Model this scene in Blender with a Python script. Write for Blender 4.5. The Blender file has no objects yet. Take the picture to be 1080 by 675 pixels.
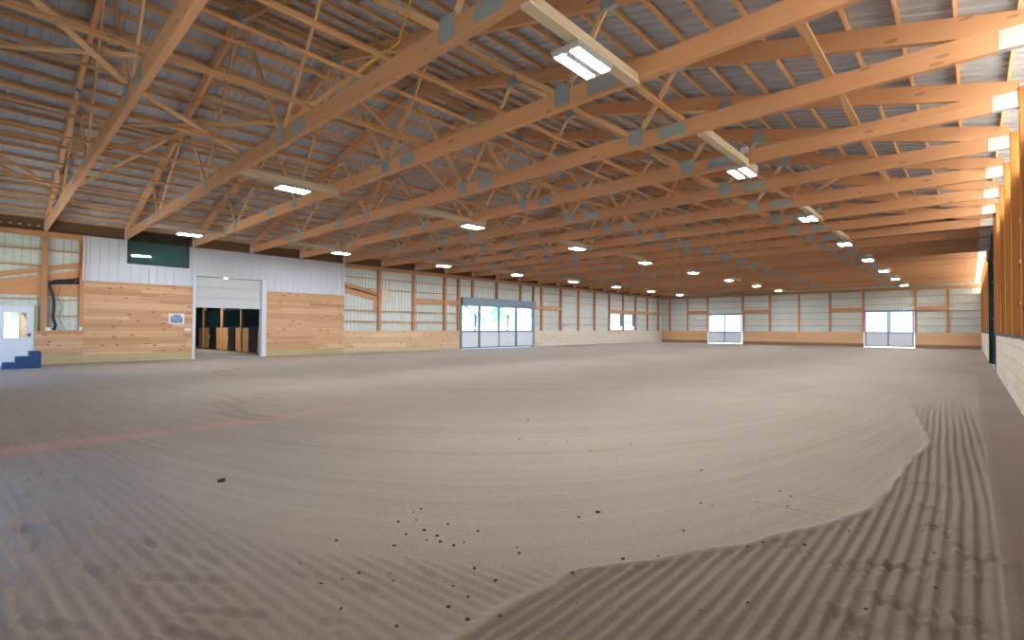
import bpy, math, random
import numpy as np
from mathutils import Vector, Matrix, noise as mnoise

random.seed(7)
rng = np.random.default_rng(7)
C = bpy.context.scene.collection
SC = bpy.context.scene

# ------------------------------------------------------------------ camera, world, sun, exposure
XL, XR, YB, YF = -25.83, 0.66, -1.3, 52.96       # inner planes of the four walls
CAMH = 1.486
ZH = 5.10                                         # underside of the trusses / top of the wall plates
YAW, PITCH, ROLL, FPX = -0.7489, 0.0166, -0.0054, 519.64

cd = bpy.data.cameras.new('camera'); cam = bpy.data.objects.new('camera', cd); C.objects.link(cam)
cd.sensor_width = 36.0; cd.lens = 36.0 * FPX / 1080.0; cd.clip_start = 0.05; cd.clip_end = 500
fw = Vector((math.sin(YAW) * math.cos(PITCH), math.cos(YAW) * math.cos(PITCH), math.sin(PITCH)))
rt = Vector((math.cos(YAW), -math.sin(YAW), 0)); up = rt.cross(fw)
cr, sr = math.cos(ROLL), math.sin(ROLL)
r2 = rt * cr - up * sr; u2 = rt * sr + up * cr
m = Matrix((r2, u2, -fw)).transposed().to_4x4(); m.translation = (0, 0, CAMH)
cam.matrix_world = m
SC.camera = cam

w = bpy.data.worlds.new('sky'); SC.world = w; w.use_nodes = True
nt = w.node_tree; bg = nt.nodes['Background']
tc = nt.nodes.new('ShaderNodeTexCoord'); sx = nt.nodes.new('ShaderNodeSeparateXYZ')
rp = nt.nodes.new('ShaderNodeValToRGB')
rp.color_ramp.elements[0].position = 0.0; rp.color_ramp.elements[0].color = (0.58, 0.78, 1.0, 1)
rp.color_ramp.elements[1].position = 0.6; rp.color_ramp.elements[1].color = (0.26, 0.50, 1.0, 1)
nt.links.new(tc.outputs['Generated'], sx.inputs[0]); nt.links.new(sx.outputs['Z'], rp.inputs[0])
nt.links.new(rp.outputs[0], bg.inputs[0]); bg.inputs[1].default_value = 3.6

sd = bpy.data.lights.new('sun', 'SUN'); sd.energy = 32.0; sd.angle = 0.02; sd.color = (1.0, 0.90, 0.76)
sun = bpy.data.objects.new('sun', sd); C.objects.link(sun)
sun.rotation_euler = Vector((-0.78, -0.07, -0.62)).to_track_quat('-Z', 'Y').to_euler()   # from the right

vs = SC.view_settings
vs.view_transform = 'Standard'; vs.look = 'None'; vs.exposure = 0.0; vs.gamma = 1.0; vs.use_curve_mapping = False
LAMP = 400.0
LAMP_COL = (0.90, 0.93, 1.0)
try:
    SC.cycles.max_bounces = 8; SC.cycles.diffuse_bounces = 5; SC.cycles.sample_clamp_indirect = 6.0
    SC.cycles.caustics_reflective = False; SC.cycles.caustics_refractive = False
except Exception: pass

# ------------------------------------------------------------------ helpers
def setp(o, label=None, cat=None, group=None, kind=None):
    if label: o['label'] = label
    if cat: o['category'] = cat
    if group: o['group'] = group
    if kind: o['kind'] = kind
    return o

class MB:
    def __init__(s): s.v = []; s.f = []
    def quadbox(s, pts):
        n = len(s.v); s.v += [tuple(p) for p in pts]
        s.f += [(n, n+3, n+2, n+1), (n+4, n+5, n+6, n+7), (n, n+1, n+5, n+4), (n+1, n+2, n+6, n+5), (n+2, n+3, n+7, n+6), (n+3, n, n+4, n+7)]
        return s
    def box(s, x0, x1, y0, y1, z0, z1):
        x0, x1 = min(x0, x1), max(x0, x1); y0, y1 = min(y0, y1), max(y0, y1); z0, z1 = min(z0, z1), max(z0, z1)
        return s.quadbox([(x0,y0,z0),(x1,y0,z0),(x1,y1,z0),(x0,y1,z0),(x0,y0,z1),(x1,y0,z1),(x1,y1,z1),(x0,y1,z1)])
    def bar(s, p, q, wd, th, side=(0, 1, 0)):
        """bar from p to q; wd measured perpendicular to 'side', th along 'side'"""
        p = Vector(p); q = Vector(q); d = (q - p).normalized(); sd_ = Vector(side)
        sd_ = (sd_ - d * sd_.dot(d)).normalized(); u = d.cross(sd_)
        pts = []
        for c in (p, q):
            for a, b in ((-1,-1),(1,-1),(1,1),(-1,1)):
                pts.append(c + u * (a * wd / 2) + sd_ * (b * th / 2))
        return s.quadbox(pts)
    def prism(s, pts, vec):
        n = len(s.v); k = len(pts); vec = Vector(vec)
        s.v += [tuple(p) for p in pts] + [tuple(Vector(p) + vec) for p in pts]
        s.f.append(tuple(n + i for i in range(k))[::-1]); s.f.append(tuple(n + k + i for i in range(k)))
        for i in range(k):
            j = (i + 1) % k; s.f.append((n+i, n+j, n+k+j, n+k+i))
        return s
    def tube(s, path, r, seg=8):
        n = len(s.v); path = [Vector(p) for p in path]
        for i, p in enumerate(path):
            d = (path[min(i+1, len(path)-1)] - path[max(i-1, 0)]).normalized()
            a = d.cross(Vector((0,0,1)) if abs(d.z) < .9 else Vector((1,0,0))).normalized(); b = d.cross(a)
            for k in range(seg):
                t = 2*math.pi*k/seg; s.v.append(tuple(p + a*(r*math.cos(t)) + b*(r*math.sin(t))))
        for i in range(len(path)-1):
            for k in range(seg):
                j = (k+1) % seg; s.f.append((n+i*seg+k, n+i*seg+j, n+(i+1)*seg+j, n+(i+1)*seg+k))
        s.f.append(tuple(n+k for k in range(seg))[::-1]); s.f.append(tuple(n+(len(path)-1)*seg+k for k in range(seg)))
        return s
    def sheet(s, prof, vec):
        """open folded sheet: profile polyline swept by vec"""
        n = len(s.v); k = len(prof); vec = Vector(vec)
        s.v += [tuple(p) for p in prof] + [tuple(Vector(p) + vec) for p in prof]
        s.f += [(n+i, n+i+1, n+k+i+1, n+k+i) for i in range(k-1)]
        return s
    def mesh(s, name, mat, org=(0, 0, 0), bevel=0, smooth=False):
        me = bpy.data.meshes.new(name)
        ox, oy, oz = org
        me.from_pydata([(x-ox, y-oy, z-oz) for x, y, z in s.v], [], s.f); me.update()
        if mat: me.materials.append(mat)
        if smooth: me.polygons.foreach_set('use_smooth', [True]*len(me.polygons))
        return me
def obj(name, me, parent=None, loc=None):
    o = bpy.data.objects.new(name, me); C.objects.link(o)
    if parent: o.parent = parent
    if loc is not None: o.location = loc
    return o
def part(name, mb, mat, root, org=None, bevel=0, smooth=False):
    org = tuple(root.location) if org is None else org
    o = obj(name, mb.mesh(name, mat, org, smooth=smooth), root)
    if bevel:
        b = o.modifiers.new('bevel', 'BEVEL'); b.width = bevel; b.segments = 2; b.limit_method = 'ANGLE'
    return o
def empty(name, loc, **k):
    o = bpy.data.objects.new(name, None); C.objects.link(o); o.location = loc; o.empty_display_size = .2
    return setp(o, **k)
def single(name, mb, mat, loc, bevel=0, smooth=False, **k):
    o = obj(name, mb.mesh(name, mat, loc, smooth=smooth), None, loc)
    if bevel:
        b = o.modifiers.new('bevel', 'BEVEL'); b.width = bevel; b.segments = 2; b.limit_method = 'ANGLE'
    return setp(o, **k)
def copy_tree(o, parent=None):
    c = o.copy(); C.objects.link(c)
    if parent: c.parent = parent
    for ch in [x for x in KIDS.get(o.name, [])]: copy_tree(ch, c)
    return c
KIDS = {}
def reg(root, *ch):
    KIDS.setdefault(root.name, []).extend(ch)
ORD = ['zeroth','nearest','second','third','fourth','fifth','sixth','seventh','eighth','ninth','tenth','eleventh','twelfth','thirteenth','fourteenth','fifteenth','sixteenth','seventeenth','eighteenth','nineteenth','twentieth','twenty-first','twenty-second','twenty-third','twenty-fourth','twenty-fifth','twenty-sixth','twenty-seventh','twenty-eighth','twenty-ninth','thirtieth']
ORD += ['thirty-' + x for x in ('first','second','third','fourth','fifth','sixth','seventh','eighth','ninth')]
ORD1 = ['zeroth', 'first'] + ORD[2:]

# ------------------------------------------------------------------ materials
def newmat(name):
    mt = bpy.data.materials.new(name); mt.use_nodes = True
    t = mt.node_tree; return mt, t, t.nodes['Principled BSDF'], t.nodes, t.links
def N(t, kind, **k):
    n = t.nodes.new(kind)
    for a, v in k.items(): setattr(n, a, v)
    return n
def math_(t, op, a, b=None, c=None, clamp=False):
    n = t.nodes.new('ShaderNodeMath'); n.operation = op; n.use_clamp = clamp
    for i, x in enumerate((a, b, c)):
        if x is None: continue
        if hasattr(x, 'is_linked') or hasattr(x, 'links'): t.links.new(x, n.inputs[i])
        else: n.inputs[i].default_value = x
    return n.outputs[0]
def mixc(t, fac, a, b, mode='MIX'):
    n = t.nodes.new('ShaderNodeMix'); n.data_type = 'RGBA'; n.blend_type = mode
    for idx, x in ((0, fac), (6, a), (7, b)):
        if hasattr(x, 'links'): t.links.new(x, n.inputs[idx])
        else: n.inputs[idx].default_value = x if idx == 0 else (x[0], x[1], x[2], 1)
    return n.outputs[2]
def objcoord(t, rnd=True):
    tcn = N(t, 'ShaderNodeTexCoord'); v = tcn.outputs['Object']
    if rnd:
        oi = N(t, 'ShaderNodeObjectInfo'); mm = N(t, 'ShaderNodeVectorMath', operation='MULTIPLY_ADD')
        t.links.new(oi.outputs['Random'], mm.inputs[0]); mm.inputs[1].default_value = (37.0, 51.0, 23.0); t.links.new(v, mm.inputs[2])
        return mm.outputs[0], oi.outputs['Random'], v
    return v, None, v
def wood(name, c1, c2, axis='x', rough=0.65, knots=0.6, hue=.12):
    mt, t, b, ns, ln = newmat(name)
    v, rnd, raw = objcoord(t)
    mp = N(t, 'ShaderNodeMapping'); ln.new(v, mp.inputs[0])
    sc = {'x': (.35, 9, 9), 'y': (9, .35, 9), 'z': (9, 9, .35), 'n': (3, 3, 3)}[axis]; mp.inputs['Scale'].default_value = sc
    nz = N(t, 'ShaderNodeTexNoise'); nz.inputs['Scale'].default_value = 1.6; nz.inputs['Detail'].default_value = 5; nz.inputs['Distortion'].default_value = .6
    ln.new(mp.outputs[0], nz.inputs[0])
    col = mixc(t, nz.outputs[0], c1, c2)
    if knots:
        mk = N(t, 'ShaderNodeMapping'); ln.new(v, mk.inputs[0])
        mk.inputs['Scale'].default_value = {'x': (1.6, 5.2, 5.2), 'y': (5.2, 1.6, 5.2), 'z': (5.2, 5.2, 1.6), 'n': (2, 2, 2)}[axis]
        vo = N(t, 'ShaderNodeTexVoronoi'); vo.inputs['Scale'].default_value = 1.0; ln.new(mk.outputs[0], vo.inputs[0])
        k = math_(t, 'LESS_THAN', vo.outputs['Distance'], .13)
        k2 = math_(t, 'MULTIPLY', k, knots)
        col = mixc(t, k2, col, tuple(x * .35 for x in c1))
    hv = N(t, 'ShaderNodeHueSaturation'); ln.new(col, hv.inputs['Color'])
    ln.new(math_(t, 'MULTIPLY_ADD', rnd, hue * 2, 1 - hue), hv.inputs['Value'])
    ln.new(hv.outputs[0], b.inputs['Base Color']); b.inputs['Roughness'].default_value = rough
    bp = N(t, 'ShaderNodeBump'); bp.inputs['Strength'].default_value = .15; bp.inputs['Distance'].default_value = .01
    ln.new(nz.outputs[0], bp.inputs['Height']); ln.new(bp.outputs[0], b.inputs['Normal'])
    return mt
def planks(name, cols, hgt, run, knots=True, low=None, low_z=0.3, knotc=(.16, .08, .03)):
    """horizontal boards: rows along world z, butt joints along 'run' (index of the long axis)"""
    mt, t, b, ns, ln = newmat(name)
    v, _, _ = objcoord(t, False)
    s = N(t, 'ShaderNodeSeparateXYZ'); ln.new(v, s.inputs[0]); Z = s.outputs[2]; A = s.outputs[run]
    rz = math_(t, 'DIVIDE', Z, hgt); row = math_(t, 'FLOOR', rz); fr = math_(t, 'FRACT', rz)
    wn = N(t, 'ShaderNodeTexWhiteNoise', noise_dimensions='1D'); ln.new(row, wn.inputs['W'])
    a2 = math_(t, 'DIVIDE', math_(t, 'MULTIPLY_ADD', wn.outputs[0], 3.7, A), 3.7); seg = math_(t, 'FLOOR', a2)
    wn2 = N(t, 'ShaderNodeTexWhiteNoise', noise_dimensions='2D'); cv = N(t, 'ShaderNodeCombineXYZ')
    ln.new(row, cv.inputs[0]); ln.new(seg, cv.inputs[1]); ln.new(cv.outputs[0], wn2.inputs[0])
    rampn = N(t, 'ShaderNodeValToRGB'); el = rampn.color_ramp.elements
    el[0].color = (*cols[0], 1); el[1].color = (*cols[-1], 1)
    for i, c in enumerate(cols[1:-1]): e = el.new((i + 1) / (len(cols) - 1)); e.color = (*c, 1)
    ln.new(wn2.outputs[0], rampn.inputs[0])
    mp = N(t, 'ShaderNodeMapping'); ln.new(v, mp.inputs[0]); sc = [12, 12, 12]; sc[run] = .6; mp.inputs['Scale'].default_value = sc
    nz = N(t, 'ShaderNodeTexNoise'); nz.inputs['Scale'].default_value = 1.5; nz.inputs['Detail'].default_value = 4; ln.new(mp.outputs[0], nz.inputs[0])
    col = mixc(t, math_(t, 'MULTIPLY', nz.outputs[0], .45), rampn.outputs[0], tuple(x * .55 for x in cols[0]))
    if knots:
        mk = N(t, 'ShaderNodeMapping'); ln.new(v, mk.inputs[0]); ks = [6.5, 6.5, 7.5]; ks[run] = 2.6; mk.inputs['Scale'].default_value = ks
        vo = N(t, 'ShaderNodeTexVoronoi'); vo.inputs['Scale'].default_value = 1; ln.new(mk.outputs[0], vo.inputs[0])
        sepc = N(t, 'ShaderNodeSeparateColor'); ln.new(vo.outputs['Color'], sepc.inputs[0])
        kk = math_(t, 'MULTIPLY', math_(t, 'LESS_THAN', vo.outputs['Distance'], .20), math_(t, 'GREATER_THAN', sepc.outputs[0], .55))
        col = mixc(t, math_(t, 'MULTIPLY', kk, .85), col, knotc)
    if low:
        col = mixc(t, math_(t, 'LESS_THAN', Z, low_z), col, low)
    g = math_(t, 'LESS_THAN', fr, .05)
    col = mixc(t, math_(t, 'MULTIPLY', g, .45), col, (.10, .06, .03))
    ln.new(col, b.inputs['Base Color']); b.inputs['Roughness'].default_value = .6
    bp = N(t, 'ShaderNodeBump'); bp.inputs['Strength'].default_value = .5; bp.inputs['Distance'].default_value = .02; bp.invert = True
    ln.new(g, bp.inputs['Height']); ln.new(bp.outputs[0], b.inputs['Normal'])
    return mt
def plain(name, c, rough=.5, metal=0, noise=.0, scale=6, spec=.5):
    mt, t, b, ns, ln = newmat(name)
    b.inputs['Roughness'].default_value = rough; b.inputs['Metallic'].default_value = metal
    b.inputs['Specular IOR Level'].default_value = spec
    v, _, _ = objcoord(t)
    nz = N(t, 'ShaderNodeTexNoise'); nz.inputs['Scale'].default_value = scale; nz.inputs['Detail'].default_value = 3; ln.new(v, nz.inputs[0])
    col = mixc(t, nz.outputs[0], tuple(x * (1 - noise) for x in c), tuple(min(1, x * (1 + noise)) for x in c))
    ln.new(col, b.inputs['Base Color'])
    return mt

W_TR = wood('truss_timber', (.72, .40, .21), (.56, .29, .145), 'x')
W_PUR = wood('purlin_timber', (.76, .46, .23), (.62, .34, .15), 'y')
W_WEB = wood('web_timber', (.84, .56, .31), (.72, .45, .23), 'n')
W_POST = wood('post_timber', (.52, .27, .13), (.40, .19, .085), 'z')
W_GIRT = wood('girt_timber', (.58, .31, .15), (.46, .22, .10), 'n', knots=.4)
W_RIGHT = wood('right_post_timber', (.50, .20, .035), (.34, .115, .016), 'z')
W_PALE = wood('pale_board', (.72, .62, .46), (.62, .52, .36), 'y', knots=.2)
P_OFF = planks('pine_boarding', [(.50, .26, .12), (.70, .43, .24), (.56, .32, .17), (.66, .41, .22), (.76, .51, .32)], .145, 1, low=(.46, .38, .20), low_z=.34)
P_LEFT = planks('left_kick_boards', [(.64, .42, .24), (.78, .58, .38), (.70, .49, .29)], .29, 1, low=(.50, .44, .28), low_z=.2)
P_PALE = planks('pale_kick_boards', [(.68, .58, .45), (.76, .68, .56), (.72, .63, .49)], .29, 1)
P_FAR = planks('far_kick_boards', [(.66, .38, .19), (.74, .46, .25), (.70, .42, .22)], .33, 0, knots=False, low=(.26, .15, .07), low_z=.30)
M_SIDE = plain('siding_inside', (.60, .66, .62), .45, .0, .05)
M_WHITE = plain('white_siding', (.62, .66, .74), .4, 0, .03)
M_ROOF = plain('roof_inside', (.44, .47, .53), .42, .05, .12, 2)
M_PLATE = plain('gusset_steel', (.36, .44, .48), .45, .3, .12)
M_HEEL = plain('heel_plate_steel', (.66, .70, .72), .35, .3, .08)
M_FRAME = plain('door_frame_metal', (.17, .23, .28), .45, .2, .05)
M_PANELW = plain('white_panel', (.68, .73, .79), .45, 0, .03)
M_TRIM = plain('white_trim', (.66, .70, .76), .4, 0, .03)
M_BLUE = plain('blue_plastic', (.010, .050, .15), .45, 0, .1)
M_BLACK = plain('black_rubber', (.012, .012, .02), .5)
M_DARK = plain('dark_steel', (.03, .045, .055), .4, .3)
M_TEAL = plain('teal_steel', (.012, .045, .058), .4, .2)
M_LWHITE = plain('lamp_housing', (.42, .44, .47), .4, 0)
M_PLASTIC = plain('white_plastic', (.75, .75, .76), .4, 0)
M_CONC = plain('concrete', (.36, .36, .35), .8, 0, .15, 3)
M_CLOD = plain('dirt_clod', (.045, .025, .018), .9, 0, .3, 20)
M_RED = plain('red_cable', (.45, .03, .02), .5)
M_YEL = plain('yellow_cable', (.70, .45, .03), .5)
M_GRASS = plain('outside_ground', (.60, .60, .52), .9, 0, .25, .2)
M_LEAF = plain('tree_leaves', (.34, .52, .34), .8, 0, .35, 4)
M_TRUNK = plain('tree_bark', (.12, .08, .05), .9, 0, .2)
M_SIGN = None
def emis(name, c, s):
    mt, t, b, ns, ln = newmat(name)
    b.inputs['Base Color'].default_value = (.8, .8, .8, 1); b.inputs['Emission Color'].default_value = (*c, 1); b.inputs['Emission Strength'].default_value = s
    return mt
M_EMIT = emis('lamp_diffuser', LAMP_COL, LAMP)
M_AISLE = emis('aisle_lamp', (1, .85, .7), 300)
def glass(name, tint=(1, 1, 1), refl=.12, rough=.02):
    mt = bpy.data.materials.new(name); mt.use_nodes = True; t = mt.node_tree; t.nodes.clear()
    o = N(t, 'ShaderNodeOutputMaterial'); mx = N(t, 'ShaderNodeMixShader'); tr = N(t, 'ShaderNodeBsdfTransparent'); gl = N(t, 'ShaderNodeBsdfGlossy')
    tr.inputs[0].default_value = (*tint, 1); gl.inputs['Roughness'].default_value = rough
    lw = N(t, 'ShaderNodeLayerWeight'); lw.inputs[0].default_value = .5
    t.links.new(math_(t, 'MULTIPLY_ADD', math_(t, 'POWER', lw.outputs['Facing'], 4.0), .6, refl * .3, clamp=True), mx.inputs[0])
    t.links.new(tr.outputs[0], mx.inputs[1]); t.links.new(gl.outputs[0], mx.inputs[2]); t.links.new(mx.outputs[0], o.inputs[0])
    return mt
M_GLASS = glass('clear_glass', (.92, .96, .97))
M_DGLASS = glass('office_glass', (.50, .72, .74), .35, .03)
def translucent(name, c):
    mt = bpy.data.materials.new(name); mt.use_nodes = True; t = mt.node_tree; t.nodes.clear()
    o = N(t, 'ShaderNodeOutputMaterial'); mx = N(t, 'ShaderNodeMixShader'); tr = N(t, 'ShaderNodeBsdfTranslucent'); df = N(t, 'ShaderNodeBsdfDiffuse')
    tr.inputs[0].default_value = (*c, 1); df.inputs[0].default_value = (*c, 1); mx.inputs[0].default_value = .12
    t.links.new(tr.outputs[0], mx.inputs[1]); t.links.new(df.outputs[0], mx.inputs[2]); t.links.new(mx.outputs[0], o.inputs[0])
    return mt
M_SKYL = translucent('translucent_panel', (.98, .92, .82))

# sand
def phi_nodes(t, X, Y):
    a = math_(t, 'MAXIMUM', math_(t, 'MULTIPLY', X, -1.0), .02); b = math_(t, 'MAXIMUM', Y, .02)
    return math_(t, 'POWER', math_(t, 'MULTIPLY', a, b), .5)
def sand():
    mt, t, b, ns, ln = newmat('arena_sand')
    g = N(t, 'ShaderNodeTexCoord'); v = g.outputs['Object']
    s = N(t, 'ShaderNodeSeparateXYZ'); ln.new(v, s.inputs[0]); X, Y = s.outputs[0], s.outputs[1]
    phi = phi_nodes(t, X, Y)
    n1 = N(t, 'ShaderNodeTexNoise'); n1.inputs['Scale'].default_value = .35; n1.inputs['Detail'].default_value = 5; n1.inputs['Roughness'].default_value = .6; ln.new(v, n1.inputs[0])
    n2 = N(t, 'ShaderNodeTexNoise'); n2.inputs['Scale'].default_value = 28; n2.inputs['Detail'].default_value = 5; n2.inputs['Roughness'].default_value = .7; ln.new(v, n2.inputs[0])
    cv = N(t, 'ShaderNodeCombineXYZ'); ln.new(math_(t, 'MULTIPLY', phi, 2.2), cv.inputs[0])
    ln.new(math_(t, 'MULTIPLY', math_(t, 'SUBTRACT', Y, X), .05), cv.inputs[1])
    n3 = N(t, 'ShaderNodeTexNoise'); n3.inputs['Scale'].default_value = 3.0; n3.inputs['Detail'].default_value = 6; n3.inputs['Roughness'].default_value = .65; ln.new(cv.outputs[0], n3.inputs[0])
    col = mixc(t, n1.outputs[0], (.245, .195, .155), (.335, .285, .238))
    col = mixc(t, math_(t, 'MULTIPLY', math_(t, 'SUBTRACT', .60, n3.outputs[0], clamp=True), 1.3, clamp=True), col, (.17, .13, .10))
    col = mixc(t, math_(t, 'MULTIPLY', math_(t, 'SUBTRACT', n2.outputs[0], .5), 1.2, clamp=True), col, (.46, .42, .38))
    # pale grit
    vo = N(t, 'ShaderNodeTexVoronoi'); vo.inputs['Scale'].default_value = 22; ln.new(v, vo.inputs[0])
    sp = N(t, 'ShaderNodeSeparateColor'); ln.new(vo.outputs['Color'], sp.inputs[0])
    gr = math_(t, 'MULTIPLY', math_(t, 'LESS_THAN', vo.outputs['Distance'], .10), math_(t, 'GREATER_THAN', sp.outputs[0], .75))
    col = mixc(t, math_(t, 'MULTIPLY', gr, .6), col, (.62, .60, .56))
    at = N(t, 'ShaderNodeAttribute', attribute_name='tilled')
    col = mixc(t, math_(t, 'MULTIPLY', at.outputs['Fac'], .45), col, (.125, .088, .066))
    # darker brown track beside the right wall
    dark_track = math_(t, 'MULTIPLY', math_(t, 'MULTIPLY', math_(t, 'SUBTRACT', math_(t, 'MULTIPLY_ADD', n2.outputs[0], .16, X), .17), 9.0, clamp=True), math_(t, 'MULTIPLY', math_(t, 'SUBTRACT', 26.0, Y), .035, clamp=True))
    col = mixc(t, dark_track, col, (.125, .088, .062))
    # reddish streak of light painted into the sand colour
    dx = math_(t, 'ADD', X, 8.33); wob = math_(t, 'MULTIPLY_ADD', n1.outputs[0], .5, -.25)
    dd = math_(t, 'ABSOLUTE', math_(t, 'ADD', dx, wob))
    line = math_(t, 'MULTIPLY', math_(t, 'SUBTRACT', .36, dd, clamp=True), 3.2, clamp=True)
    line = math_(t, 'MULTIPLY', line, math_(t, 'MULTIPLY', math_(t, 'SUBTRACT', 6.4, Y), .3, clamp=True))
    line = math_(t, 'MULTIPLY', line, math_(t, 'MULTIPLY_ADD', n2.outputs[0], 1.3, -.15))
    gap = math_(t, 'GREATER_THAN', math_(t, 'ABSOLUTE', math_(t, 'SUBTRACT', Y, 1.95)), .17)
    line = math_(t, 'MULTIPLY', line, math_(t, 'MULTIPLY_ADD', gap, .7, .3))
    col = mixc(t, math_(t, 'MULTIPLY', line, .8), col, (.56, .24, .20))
    ln.new(col, b.inputs['Base Color']); b.inputs['Roughness'].default_value = .9; b.inputs['Specular IOR Level'].default_value = .25
    b1 = N(t, 'ShaderNodeBump'); b1.inputs['Strength'].default_value = .25; b1.inputs['Distance'].default_value = .02
    ln.new(n3.outputs[0], b1.inputs['Height'])
    b2 = N(t, 'ShaderNodeBump'); b2.inputs['Strength'].default_value = .55; b2.inputs['Distance'].default_value = .012
    ln.new(n2.outputs[0], b2.inputs['Height']); ln.new(b1.outputs[0], b2.inputs['Normal']); ln.new(b2.outputs[0], b.inputs['Normal'])
    return mt
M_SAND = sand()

# ------------------------------------------------------------------ floor: raked sand as real relief
def arange(a, b, s): return np.arange(a, b - s * .5, s)
xs = np.concatenate([arange(XL, -9, .45), arange(-9, -2.1, .035), arange(-2.1, .30, .011), arange(.30, XR, .06), [XR]])
ys = np.concatenate([arange(YB, 0, .1), arange(0, 3.2, .018), arange(3.2, 8, .035), arange(8, 16, .08), arange(16, YF, .5), [YF]])
GX, GY = np.meshgrid(xs, ys)
def smooth(a, b, v):
    tt = np.clip((v - a) / (b - a), 0, 1); return tt * tt * (3 - 2 * tt)
def fbm(x, y, s, seed):
    r = np.random.default_rng(seed); z = np.zeros_like(x); amp = 1
    for o in range(4):
        for _ in range(3):
            a = r.uniform(0, 2 * np.pi); f = s * (1.7 ** o) * r.uniform(.7, 1.3); p = r.uniform(0, 6.28)
            z += amp * np.sin((x * np.cos(a) + y * np.sin(a)) * f + p + 1.3 * np.sin(x * f * .37 + p * 2) + .9 * np.cos(y * f * .41 - p))
        amp *= .6
    return z / 6
MASK = {}
def floor_h(x, y):
    z = .010 * fbm(x, y, .8, 1) + .003 * fbm(x, y, 5, 2)
    by = np.array([-1.3, 1.5, 2.5, 2.9, 3.56, 4.3, 4.75, 5.22, 6.13, 7.28, 8.19, 8.7, 10.1, 11.5, 12.6, 14.5, 16])
    bx = np.array([-1.95, -1.83, -1.77, -1.53, -1.17, -.86, -.69, -.59, -.54, -.51, -.41, -.41, -.57, -.74, -.88, -1.0, -1.05])
    xb = np.interp(y, by, bx) + .012 * np.sin(y * 9)
    d = x - xb
    ins = smooth(0, .05, d) * (1 - smooth(.10, .14, x)) * (1 - smooth(8.5, 15.2, y))
    wx = x + .012 * fbm(x, y, 2.2, 5)
    wx = wx + np.where(y > 5.7, .029 * (y - 5.7), 0)
    g = np.cos(2 * np.pi * wx / .082); g = np.sign(g) * np.abs(g) ** .8
    amp = .0115 * (1 + .25 * fbm(x, y, 3, 8))
    z += ins * (amp * g - .014)
    z += .014 * np.exp(-((d + .01) / .03) ** 2) * (y < 14.5)               # lip along the edge of the raked strip
    z += .012 * np.exp(-((x - .115) / .03) ** 2) * (y < 15)
    z += smooth(.13, .2, x) * (.006 * fbm(x, y, 9, 31) + .006 * fbm(x, y, 3, 33))
    z += .035 * smooth(.35, .66, x)                                         # sand banked against the wall
    # second raked patch, running along the near end of the arena
    yb = np.interp(x, [-9, -5, -3.5, -2.6, -1.8], [1.25, 1.15, 1.35, 1.95, 2.5])
    patch = (1 - smooth(-.12, .05, y - yb)) * (1 - smooth(-1.9, -1.8, x)) * smooth(-9, -7, x)
    MASK['t'] = np.clip(ins + .62 * (1 - smooth(-.7, .5, y - yb)) * (1 - smooth(-1.95, -1.8, x)) * smooth(-11, -6, x), 0, 1)
    v = y - .07 * (x + 4) + .012 * fbm(x, y, 2, 9)
    z += patch * .0075 * np.cos(2 * np.pi * v / .085) * (.75 + .4 * fbm(x, y, 1.3, 12))
    # hoof and boot prints
    r = np.random.default_rng(21)
    prints = [(-.31, 3.94, .10, .055), (-.11, 4.16, .10, .06), (.04, 4.45, .10, .06), (-.44, 3.89, .09, .05), (-.03, 4.6, .09, .05), (-.55, 3.75, .09, .045),
              (-.26, 5.45, .09, .05), (-.30, 6.28, .10, .05), (-.28, 3.40, .16, .05), (-.12, 3.25, .12, .06), (-.45, 3.05, .13, .06), (.0, 3.45, .10, .05), (-.2, 4.95, .09, .05)]
    for _ in range(16): prints.append((r.uniform(-5.6, -3.3), r.uniform(.12, .8), r.uniform(.09, .16), r.uniform(.03, .05)))
    for _ in range(14): prints.append((r.uniform(-9, -5), r.uniform(.0, .9), r.uniform(.10, .2), r.uniform(.05, .09)))
    for _ in range(5): prints.append((r.uniform(-3.2, -2.3), r.uniform(1.2, 1.9), r.uniform(.05, .08), r.uniform(.03, .04)))
    for i_, (px, py, a, b_) in enumerate(prints):
        am = 1.0 if i_ < 13 else .62
        th = r.uniform(-.7, .7); sel = (np.abs(x - px) < .5) & (np.abs(y - py) < .5)
        xx, yy = x[sel] - px, y[sel] - py
        u, v_ = xx * np.cos(th) + yy * np.sin(th), -xx * np.sin(th) + yy * np.cos(th)
        q = (u / a) ** 2 + (v_ / b_) ** 2
        z[sel] += -.024 * am * np.exp(-q * q) + .013 * am * np.exp(-((np.sqrt(q) - 1.45) / .35) ** 2)
    # drag marks
    for (x0, y0, x1, y1, wd, dp) in [(-3.05, .72, -2.68, 1.0, .022, .018), (-3.6, .66, -3.2, .98, .03, .018), (-4.2, .80, -3.5, 1.02, .035, .012), (-2.9, .62, -2.5, .83, .024, .016),
                                     (-1.35, 4.55, -.45, 4.62, .02, .012), (-1.1, 5.0, -.3, 5.2, .02, .01), (-1.0, 3.85, -.5, 3.62, .03, .012)]:
        L2 = (x1-x0)**2 + (y1-y0)**2; tt = np.clip(((x-x0)*(x1-x0) + (y-y0)*(y1-y0)) / L2, 0, 1)
        dist = np.hypot(x - x0 - tt*(x1-x0), y - y0 - tt*(y1-y0))
        z += -dp * np.exp(-(dist / wd) ** 2) + dp * .5 * np.exp(-((dist - wd * 2.1) / wd) ** 2)
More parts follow.
